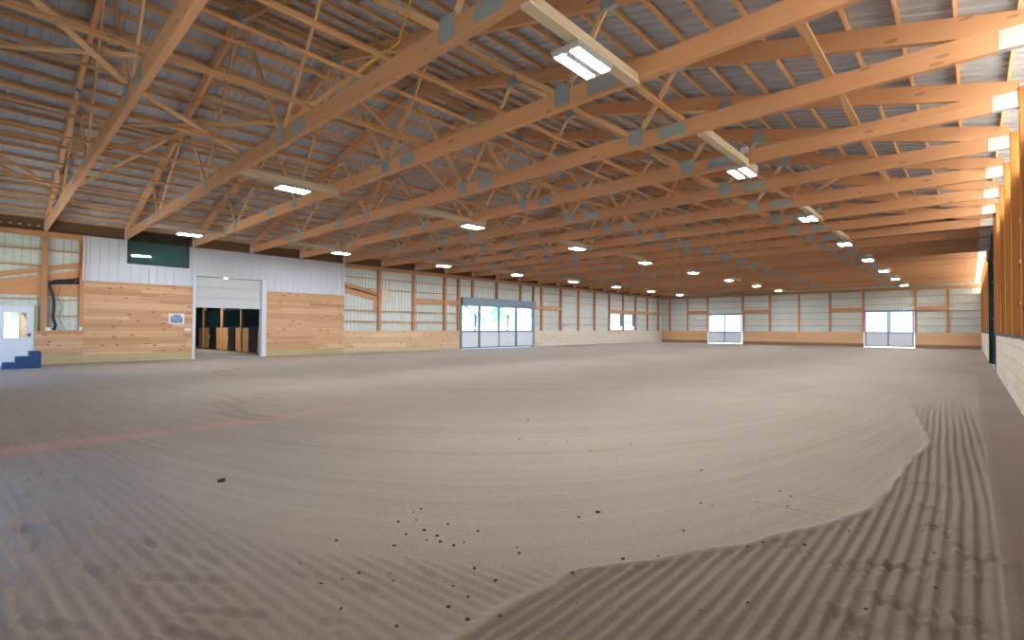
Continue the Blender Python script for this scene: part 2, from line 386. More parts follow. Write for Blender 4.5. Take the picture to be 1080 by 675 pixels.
    # shallow tyre arcs
    for (cx, cy, R0, a0, a1) in [(-9.3, 5.2, 2.1, 3.3, 5.3), (-9.3, 5.2, 2.35, 3.3, 5.3), (-17, 7.5, 2.2, 3.6, 5.0), (-17, 7.5, 2.5, 3.6, 5.0)]:
        an = np.mod(np.arctan2(y - cy, x - cx), 2 * np.pi); rr = np.hypot(x - cx, y - cy)
        tr_ = np.exp(-((rr - R0) / .07) ** 2) * smooth(a0, a0 + .2, an) * (1 - smooth(a1 - .2, a1, an))
        z += -.03 * tr_; MASK['t'] = np.clip(MASK['t'] + .6 * tr_, 0, 1)
    return z
GZ = floor_h(GX, GY); TILLED = MASK['t'].copy()
ny, nx = GX.shape
me = bpy.data.meshes.new('floor')
me.vertices.add(nx * ny); me.vertices.foreach_set('co', np.stack([GX, GY, GZ], -1).astype('f').ravel())
i0 = (np.arange(ny - 1)[:, None] * nx + np.arange(nx - 1)[None, :]).ravel()
fc = np.stack([i0, i0 + 1, i0 + nx + 1, i0 + nx], 1).astype('i')
me.loops.add(fc.size); me.loops.foreach_set('vertex_index', fc.ravel())
me.polygons.add(len(fc)); me.polygons.foreach_set('loop_start', np.arange(len(fc)) * 4); me.polygons.foreach_set('loop_total', np.full(len(fc), 4))
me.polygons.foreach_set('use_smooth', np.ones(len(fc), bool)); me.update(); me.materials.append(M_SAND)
at_ = me.attributes.new('tilled', 'FLOAT', 'POINT'); at_.data.foreach_set('value', TILLED.astype('f').ravel())
floor = obj('floor', me); setp(floor, kind='structure')
def fz(x, y): return float(floor_h(np.array([[float(x)]]), np.array([[float(y)]]))[0, 0])

# ------------------------------------------------------------------ walls
def ribs(a0, a1, pitch, depth, fn, flat=.028):
    """profile points along a with a raised rib each pitch; fn(a, d) -> point"""
    pts = [fn(a0, 0)]; a = a0 + pitch * .5
    while a + flat < a1:
        pts += [fn(a - flat, 0), fn(a - flat * .5, depth), fn(a + flat * .5, depth), fn(a + flat, 0)]; a += pitch
    pts.append(fn(a1, 0)); return pts
XS = XL - .19                                        # siding plane, left
TY = lambda k: 8.9224 + (k - 3) * 2.44               # truss positions
SLOPE = .262
def roof_low(x):                                     # underside line of the top chords
    return 5.38 - SLOPE * x if x > -12.585 else 5.38 + SLOPE * (x + 25.17)

WL = empty('wall_left', (XL, 26, 0), kind='structure')
def lsid(y0, y1, z0, z1, nm='siding', mat=M_SIDE):
    return part(nm, MB().sheet(ribs(y0, y1, .23, .025, lambda a, d: (XS + d, a, z0)), (0, 0, z1 - z0)), mat, WL)
lsid(YB, .40, 0, 5.5); lsid(.40, 1.32, 2.2, 5.5); lsid(1.32, 6.5, 0, 5.5)
lsid(13.6, 22.6, 0, 5.5); lsid(22.6, 30.35, 3.1, 5.5); lsid(30.35, 42.0, 0, 5.5)
lsid(42.0, 46.85, 0, 1.36); lsid(42.0, 46.85, 2.97, 5.5); lsid(46.85, YF + .2, 0, 5.5)
lsid(9.8, 13.6, 0, 5.5); lsid(6.5, 9.8, 3.9, 5.5)
# plate along the top
part('top_plate', MB().box(XL - .06, XL - .01, YB, 2.74, 4.88, ZH - .005), W_GIRT, WL)
part('top_plate', MB().box(XL - .06, XL - .01, 13.9, YF, 4.88, ZH - .005), W_GIRT, WL)
# girts
for y0, y1 in ((YB, 2.74), (13.9, 22.5), (30.4, YF)):
    for z in (4.36, 3.74) + ((2.45, 1.83) if y0 != YB else ()):
        part('girt', MB().box(XL - .15, XL - .06, y0, y1, z, z + .045), W_GIRT, WL)
part('girt', MB().box(XL - .15, XL - .06, 22.5, 30.4, 4.42, 4.465), W_GIRT, WL)
part('girt', MB().box(XL - .15, XL - .06, YB, 1.6, 2.47, 2.515), W_GIRT, WL)
part('girt', MB().box(XL - .15, XL - .06, 1.6, 2.74, 2.47, 2.515), W_GIRT, WL)
part('girt', MB().box(XL - .15, XL - .06, 1.6, 2.74, 1.84, 1.885), W_GIRT, WL)
# broad boards at door-head height
for y0, y1 in ((18.75, 22.5), (30.4, 34.0), (41.95, 47.1), (47.1, YF - .1)):
    part('broad_board', MB().box(XL - .10, XL - .05, y0, y1, 3.03, 3.36), W_GIRT, WL)
# kick boards
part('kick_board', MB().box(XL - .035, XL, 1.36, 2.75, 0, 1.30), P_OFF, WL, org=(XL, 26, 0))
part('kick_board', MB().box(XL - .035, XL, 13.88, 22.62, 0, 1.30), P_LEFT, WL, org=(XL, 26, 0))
part('kick_board', MB().box(XL - .035, XL, 30.4, YF, 0, 1.30), P_PALE, WL, org=(XL, 26, 0))
part('kick_board', MB().box(XL - .035, XL, YB, .38, 0, 1.30), P_OFF, WL, org=(XL, 26, 0))
for a, b_ in ((1.36, 2.75), (13.88, 22.62), (30.4, YF)):
    part('ledge', MB().box(XL - .17, XL - .035, a, b_, 1.26, 1.30), W_GIRT, WL)
# eave closure above the plate, open between the roof ribs near the corner
mb = MB(); y = YB
while y < 1.35:
    mb.box(XL - .20, XL - .16, y, y + .16, ZH, 5.6); mb.box(XL - .20, XL - .16, y + .16, y + .25, ZH, 5.26); mb.box(XL - .20, XL - .16, y + .16, y + .25, 5.33, 5.6); y += .25
mb.box(XL - .20, XL - .16, y, YF, ZH, 5.60)
part('eave_closure', mb, wood('eave_timber', (.26, .14, .07), (.18, .09, .05), 'y'), WL)

# office and stable block set flush in the left wall
OB = empty('wall_office', (XL, 8.3, 0), kind='structure')
part('wood_boarding', MB().box(XL - .06, XL, 2.75, 6.52, 0, 3.30).box(XL - .06, XL, 9.68, 13.88, 0, 3.28), P_OFF, OB, org=(XL, 8.3, 0))
zt = 5.09
def osheet(y0, y1, z0, z1):
    return ribs(y0, y1, .30, .018, lambda a, d: (XL - .03 + d, a, z0))
mbw = MB()
mbw.sheet(osheet(2.75, 4.10, 3.30, zt), (0, 0, zt - 3.30)); mbw.sheet(osheet(4.10, 6.33, 3.30, 4.13), (0, 0, .83))
mbw.sheet(osheet(6.33, 6.52, 3.30, zt), (0, 0, zt - 3.30)); mbw.sheet(osheet(6.52, 9.70, 3.86, zt), (0, 0, zt - 3.86)); mbw.sheet(osheet(9.70, 13.86, 3.28, zt), (0, 0, zt - 3.28))
part('white_cladding', mbw, M_WHITE, OB)
part('backing_wall', MB().box(XL - .30, XL - .06, 2.75, 4.10, 0, 5.05).box(XL - .30, XL - .06, 4.1, 6.33, 0, 4.12).box(XL - .30, XL - .06, 6.33, 6.5, 0, 5.05)
     .box(XL - .30, XL - .06, 6.5, 9.7, 3.90, 5.05).box(XL - .30, XL - .06, 9.7, 13.86, 0, 5.05), M_WHITE, OB)
part('corner_trim', MB().box(XL - .02, XL + .015, 13.80, 13.90, 3.28, zt).box(XL - .02, XL + .015, 2.70, 2.76, 3.3, zt), M_TRIM, OB)

# viewing window of the office
W1 = empty('window_1', (XL, 5.2, 4.1), kind='structure')
part('glass', MB().box(XL - .05, XL - .04, 4.14, 6.29, 4.15, 5.42), M_DGLASS, W1)
part('window_frame', MB().box(XL - .06, XL + .02, 4.10, 4.14, 4.11, 5.46).box(XL - .06, XL + .02, 6.29, 6.33, 4.11, 5.46).box(XL - .06, XL + .02, 4.10, 6.33, 4.11, 4.15).box(XL - .06, XL + .02, 4.10, 6.33, 5.42, 5.46), M_DARK, W1)
# office room behind it
OR = empty('wall_office_interior', (XL - 2, 5.2, 3.6), kind='structure')
part('room_shell', MB().box(XL - 3.4, XL - 3.3, 2.8, 6.5, 3.6, 5.6).box(XL - 3.4, XL - .31, 2.8, 2.85, 3.6, 5.6).box(XL - 3.4, XL - .31, 6.45, 6.5, 3.6, 5.6)
     .box(XL - 3.4, XL - .31, 2.8, 6.5, 5.55, 5.6).box(XL - 3.4, XL - .31, 2.8, 6.5, 3.55, 3.6), plain('office_plaster', (.42, .50, .46), .8), OR)
part('office_fill_glow', MB().box(XL - 2.4, XL - 1.2, 5.0, 5.1, 5.50, 5.54), emis('office_fill', (.9, 1, .9), 5), OR)  # unseen glow added to brighten the view through the office window

# posts of the left wall
pm = MB().box(-.16, -.012, -.085, .085, 0, 3.78).mesh('timber_post', W_POST)
pm_s = MB().box(-.16, -.012, -.085, .085, 0, 1.42).mesh('timber_post', W_POST)
def lpost(y, label, short=False):
    o = obj('timber_post', pm_s if short else pm, None, (XL, y, 3.66 if short else 1.30))
    setp(o, label, 'post', 'timber posts along the left wall'); return o
lpost(1.60, 'timber wall post beside the white side door at far left')
lpost(2.70, 'timber corner post where the wood boarded block begins, by the hose')
for i, y in enumerate((16.17, 18.68, 21.22, 22.45)):
    lpost(y, '%s timber post along the left wall after the white clad block' % ORD1[i+1])
for i, y in enumerate((23.77, 26.21, 28.87)):
    lpost(y, 'short timber post above the glazed sliding door, %s from the left' % ORD1[i+1], True)
for i, y in enumerate((30.42, 31.45, 34.08, 36.71, 39.32, 41.92, 44.53, 47.12, 49.70, 52.26)):
    lpost(y, '%s timber post along the left wall past the glazed sliding door' % ORD1[i+1])

# roof lines of the lean-to: sloping boards nailed across the posts
def slant(pts_lo, pts_hi, x, label, nm='slanted_board', mat=W_GIRT):
    (ya, za), (yb_, zb) = pts_lo; (_, za2), (_, zb2) = pts_hi
    mb_ = MB().prism([(x, ya, za), (x, yb_, zb), (x, yb_, zb2), (x, ya, za2)], (.045, 0, 0))
    return single(nm, mb_, mat, (x, (ya + yb_) / 2, min(za, zb)), label=label, cat='board')
slant(((-.6, 3.02), (2.68, 3.82)), ((-.6, 3.20), (2.68, 4.02)), XL - .145, 'upper sloping timber board on left wall beside the office block')
slant(((-.6, 2.66), (2.68, 3.42)), ((-.6, 2.96), (2.68, 3.70)), XL - .145, 'lower sloping timber board on left wall beside the office block')
single('broad_board', MB().box(XL - .163, XL - .147, YB, 2.60, 2.64, 3.10), W_GIRT, (XL, .7, 2.6), label='broad horizontal board on left wall above the white side door', cat='board')
single('gap_shade_sheet', MB().prism([(XL - .165, 1.7, 3.06), (XL - .165, 2.68, 3.14), (XL - .165, 2.68, 3.46), (XL - .165, 1.7, 3.2)], (.02, 0, 0)), M_BLACK, (XL, 2.2, 3.1), label='black triangular sheet standing for the dark gap under sloping boards beside the office block', cat='dark gap')  # black sheet stands in for the shade inside the lean-to roof gap
slant(((13.88, 3.88), (16.06, 3.42)), ((13.88, 4.06), (16.06, 3.62)), XL - .145, 'upper sloping timber board right of the white clad block')
slant(((13.88, 3.50), (16.06, 3.08)), ((13.88, 3.76), (16.06, 3.34)), XL - .145, 'lower sloping timber board right of the white clad block')
single('gap_shade_sheet', MB().prism([(XL - .165, 13.88, 3.78), (XL - .165, 16.06, 3.34), (XL - .165, 16.06, 3.42), (XL - .165, 13.88, 3.88)], (.02, 0, 0)), M_BLACK, (XL, 15, 3.4), label='black strip standing for the dark gap between sloping boards right of white block', cat='dark gap')  # shade of the narrow roof gap drawn as a black strip
single('board_offcut', MB().box(XL - .012, XL + .03, 16.26, 16.74, 3.02, 3.76), W_PALE, (XL, 16.5, 3.0), label='pale square board offcut nailed beside first post after white block', cat='board')
single('short_cleat', MB().box(XL - .14, XL - .09, 15.86, 16.05, 2.5, 3.05), W_GIRT, (XL, 15.9, 2.5), label='short timber cleat under sloping boards right of white block', cat='board')

# far wall
WF = empty('wall_far', (-12.6, YF, 0), kind='structure')
YS = YF + .19
def fsid(x0, x1, z0, z1):
    part('siding', MB().sheet(ribs(x0, x1, .23, .025, lambda a, d: (a, YS - d, z0)), (0, 0, z1 - z0)), M_SIDE, WF)
fsid(XL - .2, -20.53, 0, 9.3); fsid(-20.53, -17.14, 3.04, 9.3); fsid(-17.14, -6.79, 0, 9.3); fsid(-6.79, -3.41, 3.14, 9.3); fsid(-3.41, XR + .2, 0, 9.3)
for z in (4.32, 3.68):
    part('girt', MB().box(XL, XR, YF + .06, YF + .15, z, z + .045), W_GIRT, WF)
for a, b_ in ((XL, -20.6), (-17.0, -6.87), (-3.35, XR)):
    for z in (3.06, 2.45, 1.83): part('girt', MB().box(a, b_, YF + .06, YF + .15, z, z + .045), W_GIRT, WF)
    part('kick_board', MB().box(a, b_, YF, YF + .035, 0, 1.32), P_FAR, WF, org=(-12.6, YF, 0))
for a, b_ in ((-22.82, -20.6), (-16.95, -14.5), (-9.4, -6.87), (-3.3, -1.28)):
    part('broad_board', MB().box(a, b_, YF + .02, YF + .06, 3.14, 3.46), W_GIRT, WF)
part('top_plate', MB().box(XL, XR, YF + .01, YF + .06, 4.86, 5.10), W_GIRT, WF)
pf = MB().box(-.085, .085, .012, .16, 0, 3.78).mesh('timber_post', W_POST)
fx = [-24.88, -22.82, -20.62, -17.02, -14.48, -11.92, -9.40, -6.88, -3.32, -1.28]
for i, x in enumerate(fx):
    o = obj('timber_post', pf, None, (x, YF, 1.30)); setp(o, '%s timber post from the left in the far end wall' % ORD1[i+1], 'post', 'timber posts of the far end wall')

# right wall
WR = empty('wall_right', (XR, 26, 0), kind='structure')
DO0, DO1 = 24.2, 30.4
XRS = XR + .16
def rsid(y0, y1, z0, z1, mat=M_SIDE, nm='siding'):
    part(nm, MB().sheet(ribs(y0, y1, .23, .025, lambda a, d: (XRS - d, a, z0)), (0, 0, z1 - z0)), mat, WR)
rsid(YB, DO0, 0, 4.55); rsid(DO1, YF + .2, 0, 4.55)
rsid(YB, 23.0, 4.55, 5.56, M_SKYL, 'translucent_panel'); rsid(31.4, YF + .2, 4.55, 5.56, M_SKYL, 'translucent_panel')
rsid(23.0, 31.4, 4.55, 5.56, M_DARK, 'door_header')
for a, b_ in ((YB, DO0), (DO1, YF)):
    part('kick_board', MB().box(XR, XR + .035, a, b_, 0, 1.335), P_PALE, WR, org=(XR, 26, 0))
    for z in (2.0, 2.8, 3.6): part('girt', MB().box(XR + .05, XR + .13, a, b_, z, z + .045), W_GIRT, WR)
part('top_plate', MB().box(XR + .10, XR + .14, YB, YF, 4.45, 4.55), W_GIRT, WR)
# door opening
D4 = empty('door_4', (XR, 27.3, 0), kind='structure')
part('door_jamb', MB().box(XR - .02, XR + .30, DO0 - .12, DO0, 0, 4.9), M_DARK, D4)
part('door_jamb', MB().box(XR - .05, XR + .42, DO1, DO1 + .12, 0, 4.9), M_TEAL, D4)
part('door_head', MB().box(XR - .10, XR + .30, DO0, DO1, 4.55, 4.9), M_DARK, D4)
part('door_leaf', MB().box(XR + .30, XR + .36, DO0 - .1, DO1, .03, 4.6), M_TEAL, D4)
part('door_sill', MB().box(XR, XR + .6, DO0, DO1, -.03, .02), M_CONC, D4)

pr = MB().box(-.05, .12, -.085, .085, 0, 1)
k = 0
for i in range(0, 21):
    y = TY(i)
    if DO0 - .1 < y < DO1 + .1: continue
    k += 1
    rp_ = empty('wall_post', (XR, y, 1.335), label='%s warm brown timber post along the right wall' % ORD[k], cat='post', group='timber posts along the right wall')
    part('post_body', MB().box(XR - .05, XR + .12, y - .085, y + .085, 1.335, 5.40), W_RIGHT, rp_)
    part('post_block', MB().box(XR - .065, XR - .0, y - .115, y - .086, 1.335, 1.42), M_FRAME, rp_)  # small blue-grey block where the post meets the kick board

# wall behind the camera with two unseen open doorways added for the bluish daylight
WB = empty('wall_back', (-12.6, YB, 0), kind='structure')
BD = ((-24.6, -17.0, 3.6), (-7.6, -4.2, 2.6))
def bsid(x0, x1, z0, z1): part('siding', MB().sheet(ribs(x0, x1, .23, .025, lambda a, d: (a, YB + d, z0)), (0, 0, z1 - z0)), M_SIDE, WB)
bsid(XL - .2, BD[0][0], 0, 9.3); bsid(BD[0][0], BD[0][1], BD[0][2], 9.3); bsid(BD[0][1], BD[1][0], 0, 9.3); bsid(BD[1][0], BD[1][1], BD[1][2], 9.3); bsid(BD[1][1], XR + .2, 0, 9.3)
part('kick_board', MB().box(BD[0][1], BD[1][0], YB + .03, YB + .07, 0, 1.3).box(BD[1][1], XR, YB + .03, YB + .07, 0, 1.3), P_FAR, WB, org=(-12.6, YB, 0))

# ------------------------------------------------------------------ roof skin
CE = empty('ceiling', (-12.585, 26, 9), kind='structure')
def rz_top(x): return roof_low(x) + .30 + .106
eav = .35; mbr = MB()
for side in (1, -1):
    x_e = (XR + eav) if side > 0 else (XL - eav - .1)
    pr_ = ribs(YB - .3, YF + .5, .23, .03, lambda a, d: (x_e, a, rz_top(x_e) - d), .022)
    mbr.sheet(pr_, (-12.585 - x_e, 0, rz_top(-12.585) - rz_top(x_e)))
part('roof_sheeting', mbr, M_ROOF, CE)
part('roof_cover', MB().prism([(XR + eav, YB - .3, rz_top(XR + eav) + .01), (-12.585, YB - .3, rz_top(-12.585) + .01), (-12.585, YB - .3, rz_top(-12.585) + .05), (XR + eav, YB - .3, rz_top(XR + eav) + .05)], (0, YF - YB + .8, 0))
     .prism([(XL - eav - .1, YB - .3, rz_top(XL - eav - .1) + .01), (-12.585, YB - .3, rz_top(-12.585) + .01), (-12.585, YB - .3, rz_top(-12.585) + .05), (XL - eav - .1, YB - .3, rz_top(XL - eav - .1) + .05)], (0, YF - YB + .8, 0)), M_ROOF, CE)

# purlins
n = 0
purx = []
x = .49
while x > -12.5: purx.append(x); x -= .605
for side in ('right', 'left'):
    for i, x in enumerate(purx):
        X = x if side == 'right' else -25.17 - x
        z0 = roof_low(X) + .30
        me_ = MB().box(X - .02, X + .02, YB, YF, z0 - .004, z0 + .096)
        single('roof_purlin', me_, W_PUR, (X, 26, z0), label='long timber purlin on the %s roof slope, %s up from the %s eave' % (side, ORD1[i+1], side), cat='purlin', group='purlins under the %s roof slope' % side)

# ------------------------------------------------------------------ trusses
def chord_poly(x0, x1, h0, side):
    pass
TH = .10
def make_truss(y, idx):
    T = empty('roof_truss', (-12.585, y, ZH), label='timber roof truss spanning the arena, %s from the camera' % ORD[idx+1], cat='truss', group='timber roof trusses')
    ch = []
    P = lambda nm, mb_, mat: ch.append(part(nm, mb_, mat, T)) or ch[-1]
    P('bottom_chord', MB().box(-25.46, .30, y - TH/2, y + TH/2, ZH, ZH + .30), W_TR)
    for s in (1, -1):
        f = (lambda v: v) if s > 0 else (lambda v: -25.17 - v)
        poly = [(f(.61), roof_low(.61)), (f(-12.585), roof_low(-12.585)), (f(-12.585), roof_low(-12.585) + .30), (f(.61), roof_low(.61) + .30)]
        P('top_chord', MB().prism([(a, y - TH/2, z) for a, z in poly], (0, TH, 0)), W_TR)
        # heel plate: follows the gap between the chords
        P('heel_plate', MB().box(f(.295), f(.612), y - TH/2 - .004, y + TH/2 + .004, ZH + .0, ZH + .26), M_HEEL)
    # webs
    nb = [-4.88, -10.1, -15.07, -20.29]; ntp = [-4.02, -8.28, -12.585, -16.89, -21.15]
    webs = [(nb[0], ntp[0]), (nb[0], ntp[1]), (nb[1], ntp[1]), (nb[1], ntp[2]), (nb[2], ntp[2]), (nb[2], ntp[3]), (nb[3], ntp[3]), (nb[3], ntp[4])]
    for j, (a, b_) in enumerate(webs):
        big = j in (3, 4)
        P('web', MB().bar((a, y, ZH + .2), (b_, y, roof_low(b_) + .10), .09 if not big else .13, .038), W_WEB)
    for a in nb:
        P('gusset_plate', MB().box(a - .15, a + .15, y - TH/2 - .005, y + TH/2 + .005, ZH + .06, ZH + .38), M_PLATE)
    for a in (-4.12, -9.22, -16.9, -21.25):
        P('splice_plate', MB().box(a - .26, a + .26, y - TH/2 - .005, y + TH/2 + .005, ZH + .05, ZH + .27), M_PLATE)
    for a in (-4.02, -8.28, -16.89, -21.15):
        zl = roof_low(a); P('top_gusset', MB().box(a - .14, a + .14, y - TH/2 - .005, y + TH/2 + .005, zl - .04, zl + .2), M_PLATE)
    P('ridge_plate', MB().box(-12.585 - .3, -12.585 + .3, y - TH/2 - .005, y + TH/2 + .005, roof_low(-12.585) - .12, roof_low(-12.585) + .2), M_PLATE)
    reg(T, *ch)
    return T
T0 = make_truss(TY(0), 0)
T0['label'] = 'timber roof truss spanning the arena, nearest to the camera'
trs = [T0]
for i in range(1, 21):
    c = copy_tree(T0); c.location = (-12.585, TY(i), ZH)
    c['label'] = 'timber roof truss spanning the arena, %s nearest to the camera' % ORD[i+1]
    trs.append(c)

# lateral bracing running the length of the roof on top of the bottom chords
for i, X in enumerate((-1.55, -3.95, -6.2, -8.6, -11.5, -13.8, -16.2, -18.6, -21.0, -23.3)):
    z = ZH + .30
    single('lateral_brace', MB().box(X - .045, X + .045, YB, YF, z, z + .04), W_PUR, (X, 24, z), label='long flat timber lateral brace over the truss bottom chords, %s from the right wall' % ORD1[i+1], cat='brace', group='lateral braces on the bottom chords')
# lateral bracing fixed to the webs
def on_web(a, b_, t): return (a + (b_ - a) * t, ZH + .2 + (roof_low(b_) + .10 - ZH - .2) * t)
k = 0
for a, b_, ts in ((-4.88, -8.28, (.5,)), (-10.1, -8.28, (.55,)), (-10.1, -12.585, (.35, .7)), (-15.07, -12.585, (.5,)), (-15.07, -16.89, (.55,)), (-20.29, -16.89, (.5,))):
    for t_ in ts:
        k += 1; X, z = on_web(a, b_, t_)
        single('web_brace', MB().box(X + .05, X + .09, YB, YF, z - .035, z + .035), W_PUR, (X, 24, z), label='long timber brace nailed along the truss webs, %s counted from the right' % ORD1[k], cat='brace', group='braces along the truss webs')
# diagonal cross braces between trusses
def diag(p, q, label, wd=.09): single('cross_brace', MB().bar(p, q, wd, .038, (0, 0, 1) if abs(p[2]-q[2]) < .3 else (1, 0, 0)), W_WEB, tuple((Vector(p)+Vector(q))/2), label=label, cat='brace')
zc = ZH + .35
diag((-7.3, -.3, 5.47), (-10.1, 1.55, 5.47), 'flat slanting timber brace ending at the first truss, upper left', .12)
diag((-10.46, .0, 5.58), (-9.2, 1.55, 5.58), 'short level brace ending at the first truss, upper left')
diag((-10.14, 1.6, 5.47), (-12.2, 3.9, 5.47), 'flat slanting timber brace between first and second trusses, upper left', .11)
diag((-13.0, TY(0), 5.6), (-10.2, TY(1), 5.6), 'thin diagonal timber brace between first and second trusses')
diag((-15.1, TY(0), 5.55), (-15.1, TY(2), 8.0), 'long rising timber brace in line with the third truss node')
diag((-20.3, TY(0), 5.5), (-16.9, TY(1), 7.3), 'thin timber brace crossing between the trusses by the office window')
diag((-20.5, TY(0) - .1, 5.5), (-20.5, -1.0, 6.8), 'low thin diagonal brace at the upper left edge over the side door')
diag((-20.1, TY(0) - .1, 5.6), (-17.5, -1.0, 6.4), 'upper thin diagonal brace at the upper left edge')
diag((-10.1, TY(1), 5.5), (-10.1, TY(2), 8.1), 'rising diagonal timber brace between second and third trusses')
diag((-12.6, TY(2), 8.3), (-12.6, TY(4), 5.5), 'long falling timber brace under the ridge past the third truss')
diag((-4.9, TY(5), 5.5), (-4.9, TY(7), 6.3), 'thin cross brace between sixth and eighth trusses right of centre')
diag((-1.6, TY(5), 5.46), (-3.2, TY(6), 5.46), 'short flat diagonal brace near the right wall between the trusses')
# osb end bracing under the left slope: a panel of sheathing
single('ridge_board', MB().box(-12.61, -12.56, YB, YF, roof_low(-12.585) + .22, roof_low(-12.585) + .36), W_PUR, (-12.585, 26, 8.9), label='timber ridge board running the length of the arena under the peak', cat='board')

# ------------------------------------------------------------------ lights
def make_light():
    L = empty('light_fixture', (0, 0, 5.02)); L['category'] = 'ceiling light'; L['group'] = 'twin panel ceiling lights'
    a = part('housing', MB().box(-.21, .21, -.40, .40, 5.0, 5.075), M_LWHITE, L, (0, 0, 5.02))
    b_ = part('diffuser', MB().box(-.185, -.055, -.36, .36, 4.998, 5.01), M_EMIT, L, (0, 0, 5.02))
    c = part('diffuser', MB().box(.055, .185, -.36, .36, 4.998, 5.01), M_EMIT, L, (0, 0, 5.02))
    d = part('hanger', MB().box(-.02, .02, -.25, -.22, 5.075, 5.13).box(-.02, .02, .22, .25, 5.075, 5.13), M_LWHITE, L, (0, 0, 5.02))
    reg(L, a, b_, c, d); return L
L0 = make_light(); first = True
boardm = MB().box(-.075, .075, 0, 2.44, 0, .04).box(.04, .08, 0, 2.44, .04, .14).mesh('light_board', W_PALE)
rows = (('right-hand', -3.70, 8), ('middle', -12.55, 8), ('left-hand', -21.7, 8))
for rn, X, cnt in rows:
    for i in range(cnt):
        y = 5.32 + 6.17 * i
        o = L0 if first else copy_tree(L0); first = False
        o.location = (X, y, 4.98)
        o['label'] = 'lit white twin-panel ceiling light in the %s row, %s from the camera' % (rn, ORD[i+1])
        kk = math.floor((y - .35 - TY(0)) / 2.44); yb0 = TY(kk)
        if y - (yb0 + 2.44) > .5: yb0 += 2.44
        bd = obj('light_board', boardm, None, (X + .12, yb0, ZH - .045))
        if y > yb0 + 2.1: bd.scale[1] = (y + .45 - yb0) / 2.44
        setp(bd, 'pale timber board carrying the %s light of the %s row' % (ORD[i+1], rn), 'board', 'boards carrying the ceiling lights')
        if i in (1, 2):
            single('junction_box', MB().box(X + .05, X + .2, yb0 + 2.44 - .13, yb0 + 2.44 - .06, ZH + .22, ZH + .36), M_PLASTIC, (X, yb0 + 2.3, ZH + .3), label='small white junction box on the truss above the %s light of the %s row' % (ORD[i+1], rn), cat='junction box')

# yellow cable over the second truss
yc = TY(1) - .09
single('yellow_cable', MB().tube([(-7.4, yc, ZH + .29), (-6.9, yc - .02, ZH + .40), (-6.2, yc - .03, ZH + .37), (-5.9, yc, ZH + .42), (-5.6, yc, ZH + .9)], .012), M_YEL, (-6.4, yc, ZH + .3), smooth=True, label='thin yellow cable draped over a near truss chord', cat='cable')

# ------------------------------------------------------------------ doors and windows
def glazed_panel(root, y0, y1, z0, zm, z1, x, fr=.10, axis='y', grid=True, midfr=.05):
    """one leaf: frame, white lower panel, glass with a wire grid; axis = run of the wall"""
    def bx(mb_, a0, a1, d0, d1, c0, c1):
        return mb_.box(x + d0, x + d1, a0, a1, c0, c1) if axis == 'y' else mb_.box(a0, a1, x + d0, x + d1, c0, c1)
    cx = (x, (y0 + y1) / 2, z0) if axis == 'y' else ((y0 + y1) / 2, x, z0)
    f = MB()
    bx(f, y0, y0 + fr, -.03, .03, z0, z1); bx(f, y1 - fr, y1, -.03, .03, z0, z1)
    bx(f, y0 + fr, y1 - fr, -.03, .03, z0, z0 + .08); bx(f, y0 + fr, y1 - fr, -.03, .03, z1 - .06, z1); bx(f, y0 + fr, y1 - fr, -.03, .03, zm - midfr, zm + midfr)
    leaf = part('door_leaf', f, M_FRAME, root)
    org = tuple(root.location)
    p = obj('lower_panel', bx(MB(), y0 + fr, y1 - fr, -.012, .012, z0 + .08, zm - midfr).mesh('lower_panel', M_PANELW, org), leaf)
    p = obj('glass', bx(MB(), y0 + fr, y1 - fr, -.004, .004, zm + midfr, z1 - .06).mesh('glass', M_GLASS, org), leaf)
    if grid:
        g = MB(); n_ = 9
        for i in range(1, n_):
            a = y0 + fr + (y1 - y0 - 2 * fr) * i / n_; bx(g, a - .003, a + .003, .006, .012, zm + midfr, z1 - .06)
        for i in range(1, 8):
            zz = zm + midfr + (z1 - zm - midfr - .06) * i / 8; bx(g, y0 + fr, y1 - fr, .006, .016, zz - .003, zz + .003)
        obj('wire_grid', g.mesh('wire_grid', M_HEEL, org), leaf)
    return leaf
D1 = empty('door_1', (XL, 26.45, 0), kind='structure')
ed = [22.62, 24.35, 26.34, 28.27, 30.28]
for i in range(4): glazed_panel(D1, ed[i] - (.0 if i == 0 else .05), ed[i+1] + .05, .05, 1.24, 3.10, XL - .02 + (.035 if i % 2 else -.035), fr=.12 if i else .12)
part('track_cover', MB().box(XL - .03, XL + .20, 22.60, 30.45, 3.08, 3.62), M_FRAME, D1, bevel=.01)
part('door_jamb', MB().box(XL - .2, XL + .04, 30.28, 30.42, 0, 3.1).box(XL - .2, XL + .04, 22.5, 22.6, 0, 3.1), M_FRAME, D1)
D2 = empty('door_2', (-18.84, YF, 0), kind='structure')
glazed_panel(D2, -20.5, -18.78, .06, 1.22, 3.02, YF + .05, fr=.07, axis='x'); glazed_panel(D2, -18.88, -17.16, .06, 1.22, 3.02, YF + .02, fr=.09, axis='x')
part('door_head', MB().box(-20.6, -17.1, YF - .03, YF + .12, 3.02, 3.12), M_FRAME, D2)
D3 = empty('door_3', (-5.1, YF, 0), kind='structure')
glazed_panel(D3, -6.78, -4.98, .06, 1.28, 3.10, YF + .05, fr=.08, axis='x', grid=False); glazed_panel(D3, -5.20, -3.42, .06, 1.28, 3.10, YF + .02, fr=.11, axis='x', grid=False)
part('door_head', MB().box(-6.85, -3.36, YF - .03, YF + .12, 3.10, 3.20), M_FRAME, D3)

